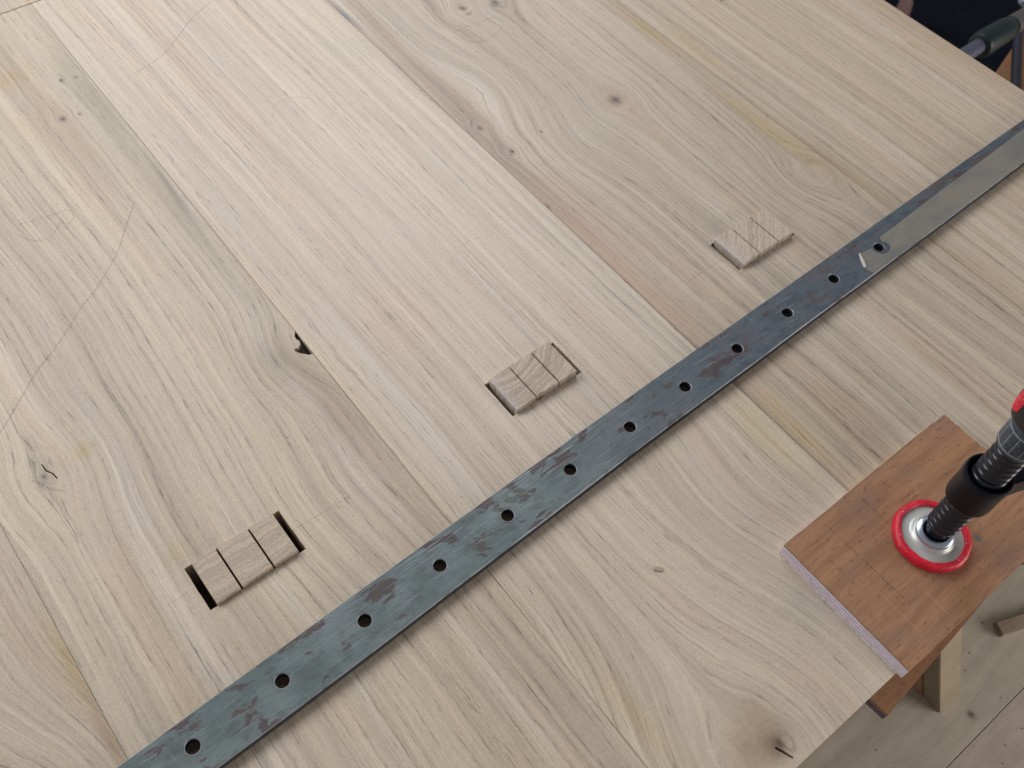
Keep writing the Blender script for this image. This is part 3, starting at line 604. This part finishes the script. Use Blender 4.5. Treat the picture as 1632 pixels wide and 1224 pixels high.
# grip ferrule with pale worn lines
gq = G("ferrule_metal"); xx, yy, zz = gq.coords()
aa = gq.math('ARCTAN2', yy - cy, xx - cx)
ln = 1.0 - gq.smooth(gq.math('ABSOLUTE', zz - 0.1405), 0.0003, 0.0007)
ln2 = 1.0 - gq.smooth(gq.math('ABSOLUTE', zz - 0.1560), 0.0003, 0.0007)
vt = gq.math('ABSOLUTE', gq.math('SINE', aa * 7.0)); ln3 = (1.0 - gq.smooth(vt, 0.05, 0.16)) * gq.smooth(zz, 0.1400, 0.1410) * (1.0 - gq.smooth(zz, 0.1555, 0.1562))
nz = gq.noise(gq.vec(xx, yy, zz), 3.0, 0.6, 500)
msk = ((ln + ln2 + ln3).clamp() * (0.35 + nz) + gq.smooth(nz, 0.52, 0.7) * 0.25).clamp()
gq.finish(gq.mix(msk, (0.055, 0.075, 0.105), (0.36, 0.46, 0.56)), 0.35, 0.5, 0.5)
link("ferrule", lathe([(0.0090, 0.1370), (0.0122, 0.1372), (0.0126, 0.1385), (0.0128, 0.1640), (0.0110, 0.1652)], cx, cy, 48), gq.mat, clamp, smooth=True)
hd = link("handle", lathe([(0.0100, 0.1640), (0.0150, 0.1642), (0.0170, 0.1660), (0.0178, 0.1700), (0.0178, 0.178), (0.0172, 0.190), (0.0165, 0.25), (0.0150, 0.262), (0.0050, 0.266)], cx, cy, 48,
     mod=lambda a, z: 0.0005 * math.sin(6 * a)), blkp, clamp, smooth=True)
# red soft inlays along the handle
for k in range(6):
    a0 = math.radians(60 * k + 10); rings = []
    for z, w in ((0.1705, 0.10), (0.173, 0.26), (0.20, 0.30), (0.24, 0.28), (0.25, 0.1)):
        rr = 0.0178 - (z - 0.167) * 0.016
        rings.append([(cx + r2 * math.cos(a0 + da), cy + r2 * math.sin(a0 + da), z) for r2, da in ((rr - 0.001, -w), (rr + 0.0007, -w * 0.9), (rr + 0.0011, 0), (rr + 0.0007, w * 0.9), (rr - 0.001, w))])
    link("grip_inlay", hull_prism(rings), redp, hd)

# ================================================================== FLOOR / LOWER BENCH
FZ = -0.30
fl = bpy.data.objects.new("floor", slab(rect(-3, 5, -3, 5), [], FZ - 0.05, FZ - 0.0205)); COL.objects.link(fl); fl["kind"] = "structure"
fl.data.materials.append(plain("sub_floor", (0.10, 0.085, 0.07)))
fa = bench_wood("floor_board_grey", (0.62, 0.55, 0.44), (0.52, 0.465, 0.375), 3.0, spots=[(0.517, -0.0985, 0.0038), (0.60, -0.05, 0.0012), (0.547, -0.069, 0.0008)])
fb = bench_wood("floor_board_pinkish", (0.62, 0.53, 0.435), (0.55, 0.47, 0.39), 8.0, spots=[(0.52, -0.135, 0.001)])
edges = [-3, -1.4, -0.90, -0.50, -0.300, -0.1140, 0.072, 0.26, 0.45, 0.64, 0.83, 1.02, 1.21, 1.40, 5.0]
for i in range(len(edges) - 1):
    link("floor_board", slab(rect(-3, 5, edges[i] + 0.0003, edges[i + 1] - 0.0003), [], FZ - 0.02, FZ, 0.0004), fb if edges[i + 1] < -0.05 and i % 1 == 0 else fa, fl)

# splayed leg of the stand that carries the worktop
def legpost(name, label, base, material, lean, h0=FZ + 0.0002, h1=-T - 0.001, cat="trestle leg"):
    pts0 = [(a, b, h0) for a, b in base]; k = (h1 - h0)
    pts1 = [(a + lean[0] * k, b + lean[1] * k, h1) for a, b in base]
    o = link(name, hull_prism([pts0, pts1], 0.0008), material); o["label"] = label; o["category"] = cat; return o
lw = bench_wood("leg_wood", (0.33, 0.265, 0.185), (0.28, 0.225, 0.155), 15.0)
lr = bench_wood("leg_wood_red", (0.42, 0.25, 0.15), (0.34, 0.20, 0.12), 19.0)
lean = (-0.175, 0.375)
legpost("trestle_leg", "pale square wooden leg leaning up under the plywood at the lower right", [(0.4938, -0.0798), (0.5226, -0.0817), (0.524, -0.0600), (0.4945, -0.0600)], lw, lean)
legpost("wooden_brace", "narrow reddish wooden batten against the back of the pale leg", [(0.4940, -0.0592), (0.520, -0.0592), (0.520, -0.0460), (0.4925, -0.0460)], lr, lean, cat="batten")
st = link("wood_offcut", hull_prism([[(0.6065, -0.0575, FZ + 0.0002), (0.6010, -0.0700, FZ + 0.0002), (0.6010, -0.0700, FZ + 0.007), (0.6065, -0.0575, FZ + 0.007)],
                                     [(0.750, -0.112, FZ + 0.0002), (0.745, -0.125, FZ + 0.0002), (0.745, -0.125, FZ + 0.007), (0.750, -0.112, FZ + 0.007)]], 0.0006),
          bench_wood("offcut_wood", (0.40, 0.32, 0.24), (0.30, 0.22, 0.16), 25.0))
st["label"] = "small flat wooden stick lying on the grey boards at the right edge"; st["category"] = "wood offcut"

# ================================================================== BEYOND THE FAR EDGE (dark corner, top right)
def clothmesh():
    V = []; Fc = []; nx, ny = 60, 60
    from mathutils import noise as mn
    for i in range(nx + 1):
        for j in range(ny + 1):
            px = 0.97 + 1.2 * i / nx; py = 0.18 + 1.3 * j / ny
            h = 0.05 * mn.noise(Vector((px * 4, py * 3, 0))) + 0.03 * abs(mn.noise(Vector((px * 9 + py * 4, py * 7, 3))))
            e = min(i, nx - i, j, ny - j) / 6.0; e = min(1, e)
            V.append((px, py, FZ + 0.004 + e * (0.07 + h)))
    for i in range(nx):
        for j in range(ny):
            q = i * (ny + 1) + j; Fc.append([q, q + ny + 1, q + ny + 2, q + 1])
    me = bpy.data.meshes.new("mesh"); me.from_pydata(V, [], Fc); me.update(); return me
cl = link("dark_cloth", clothmesh(), plain("navy_cloth", (0.0035, 0.0045, 0.010), 0.95, 0, 0.1, var=0.6, scale=300, bump=0.3), smooth=True)
so = cl.modifiers.new("thickness", 'SOLIDIFY'); so.thickness = 0.003
cl["label"] = "crumpled navy black cloth in the dark corner beyond the far edge"; cl["category"] = "cloth"
# green handled clamp lying beyond the edge
gc = thing("green_clamp", "grey rod with a dark green sleeve sticking out past the far edge", "clamp", (1.0, 0.375, -0.06))
p = lambda x, y, z=-0.06: (x, y, z)
link("rod", tube(p(0.90, 0.374), p(1.10, 0.377), 0.0085), plain("blue_grey_rod", (0.10, 0.105, 0.15), 0.4, 0.4), gc, smooth=True)
link("sleeve", tube(p(0.99, 0.3755), p(1.052, 0.3765), 0.018, prof=[(0, 0.0105), (0.03, 0.0140), (0.12, 0.0150), (0.75, 0.0140), (0.95, 0.012), (1, 0.0100)]), plain("green_plastic", (0.003, 0.013, 0.015), 0.4), gc, smooth=True)
link("rod_end", tube(p(1.0521, 0.3763), p(1.16, 0.378), 0.0115, r1=0.0085), plain("dull_rod", (0.085, 0.075, 0.078), 0.6, 0.2), gc, smooth=True)
link("end_knob", tube(p(1.10, 0.392), p(1.14, 0.41), 0.008, prof=[(0, 0.004), (0.2, 0.0085), (0.8, 0.0085), (1, 0.004)]), plain("knob_grey", (0.20, 0.22, 0.28), 0.4), gc, smooth=True)
br = link("brown_board", hull_prism([[(1.1100, 0.386, z), (1.2400, 0.424, z), (1.300, 0.400, z), (1.150, 0.300, z), (1.105, 0.335, z)] for z in (-0.25, -0.16)], 0.001),
          bench_wood("brown_board_wood", (0.30, 0.155, 0.075), (0.22, 0.115, 0.060), 33.0)); br["label"] = "orange brown board seen past the far edge at the right"; br["category"] = "board"
dr = link("iron_rod", tube((1.215, 0.428, -0.1535), (1.055, 0.320, -0.1535), 0.0062), plain("iron", (0.030, 0.030, 0.045), 0.5, 0.5), smooth=True); dr["label"] = "thin dark iron rod lying over the orange brown board"; dr["category"] = "rod"
bs = link("wooden_post", hull_prism([[(1.168, 0.570, z), (1.203, 0.590, z), (1.210, 0.572, z), (1.175, 0.552, z)] for z in (FZ + 0.003, -0.20)], 0.002),
          bench_wood("post_wood", (0.20, 0.11, 0.085), (0.13, 0.075, 0.085), 41.0)); bs["label"] = "dim brown wooden post by the dark cloth above the far edge"; bs["category"] = "post"

# pale batten beyond the end of the worktop, top left corner
bt = link("pale_batten", slab(rect(0.02, 0.175, 0.9352, 1.03), [], -0.045, -0.0004, 0.0004), oak("pale_batten_wood", 61.0, stains=[(0.166, 0.942, 0.006, 0.004, 0, (0.50, 0.30, 0.14), 0.8)], wave=0.004))
bt["label"] = "pale oak batten butted against the end of the worktop, top left corner"; bt["category"] = "batten"

# a torn flake of veneer on the plank and workshop dust
fk = link("wood_chip", slab([(0.2508, 0.1248), (0.2520, 0.1262), (0.2552, 0.1246), (0.2570, 0.1222), (0.2548, 0.1205), (0.2530, 0.1224)], [], 0.0002, 0.0010, 0.0002), plain("chip_wood", (0.42, 0.32, 0.25), 0.8, var=0.6, scale=500, bump=0.4))
fk["label"] = "tiny brown flake of wood lying on the planks right of the steel bar"; fk["category"] = "wood chip"
def dust(name, n, region, z, mat, smin, smax):
    V = []; Fc = []
    for k in range(n):
        px = random.uniform(region[0], region[1]); py = random.uniform(region[2], region[3]); r = random.uniform(smin, smax); a = random.uniform(0, 3.14); e = random.uniform(0.3, 0.9)
        b = len(V)
        for q in range(5):
            t = q * 1.2566 + random.uniform(-0.3, 0.3); u, w = r * math.cos(t), r * e * math.sin(t)
            V.append((px + u * math.cos(a) - w * math.sin(a), py + u * math.sin(a) + w * math.cos(a), z))
        V.append((px, py, z + r * 0.5))
        for q in range(5): Fc.append([b + q, b + (q + 1) % 5, b + 5])
    me = bpy.data.meshes.new("mesh"); me.from_pydata(V, [], Fc); me.update()
    o = link(name, me, mat); o["kind"] = "stuff"; return o
o = dust("sawdust", 110, (-0.2, 0.85, 0.24, 0.80), 0.0001, plain("dust_dark", (0.13, 0.095, 0.07), 0.9), 0.0002, 0.0006); o["label"] = "sparse dark specks of sawdust scattered over the planks"; o["category"] = "sawdust"
o = dust("floor_dust", 260, (0.30, 0.85, -0.30, 0.05), FZ + 0.0002, plain("dust_floor", (0.16, 0.12, 0.09), 0.9), 0.0003, 0.0009); o["label"] = "specks of dirt and sawdust on the grey boards below"; o["category"] = "sawdust"
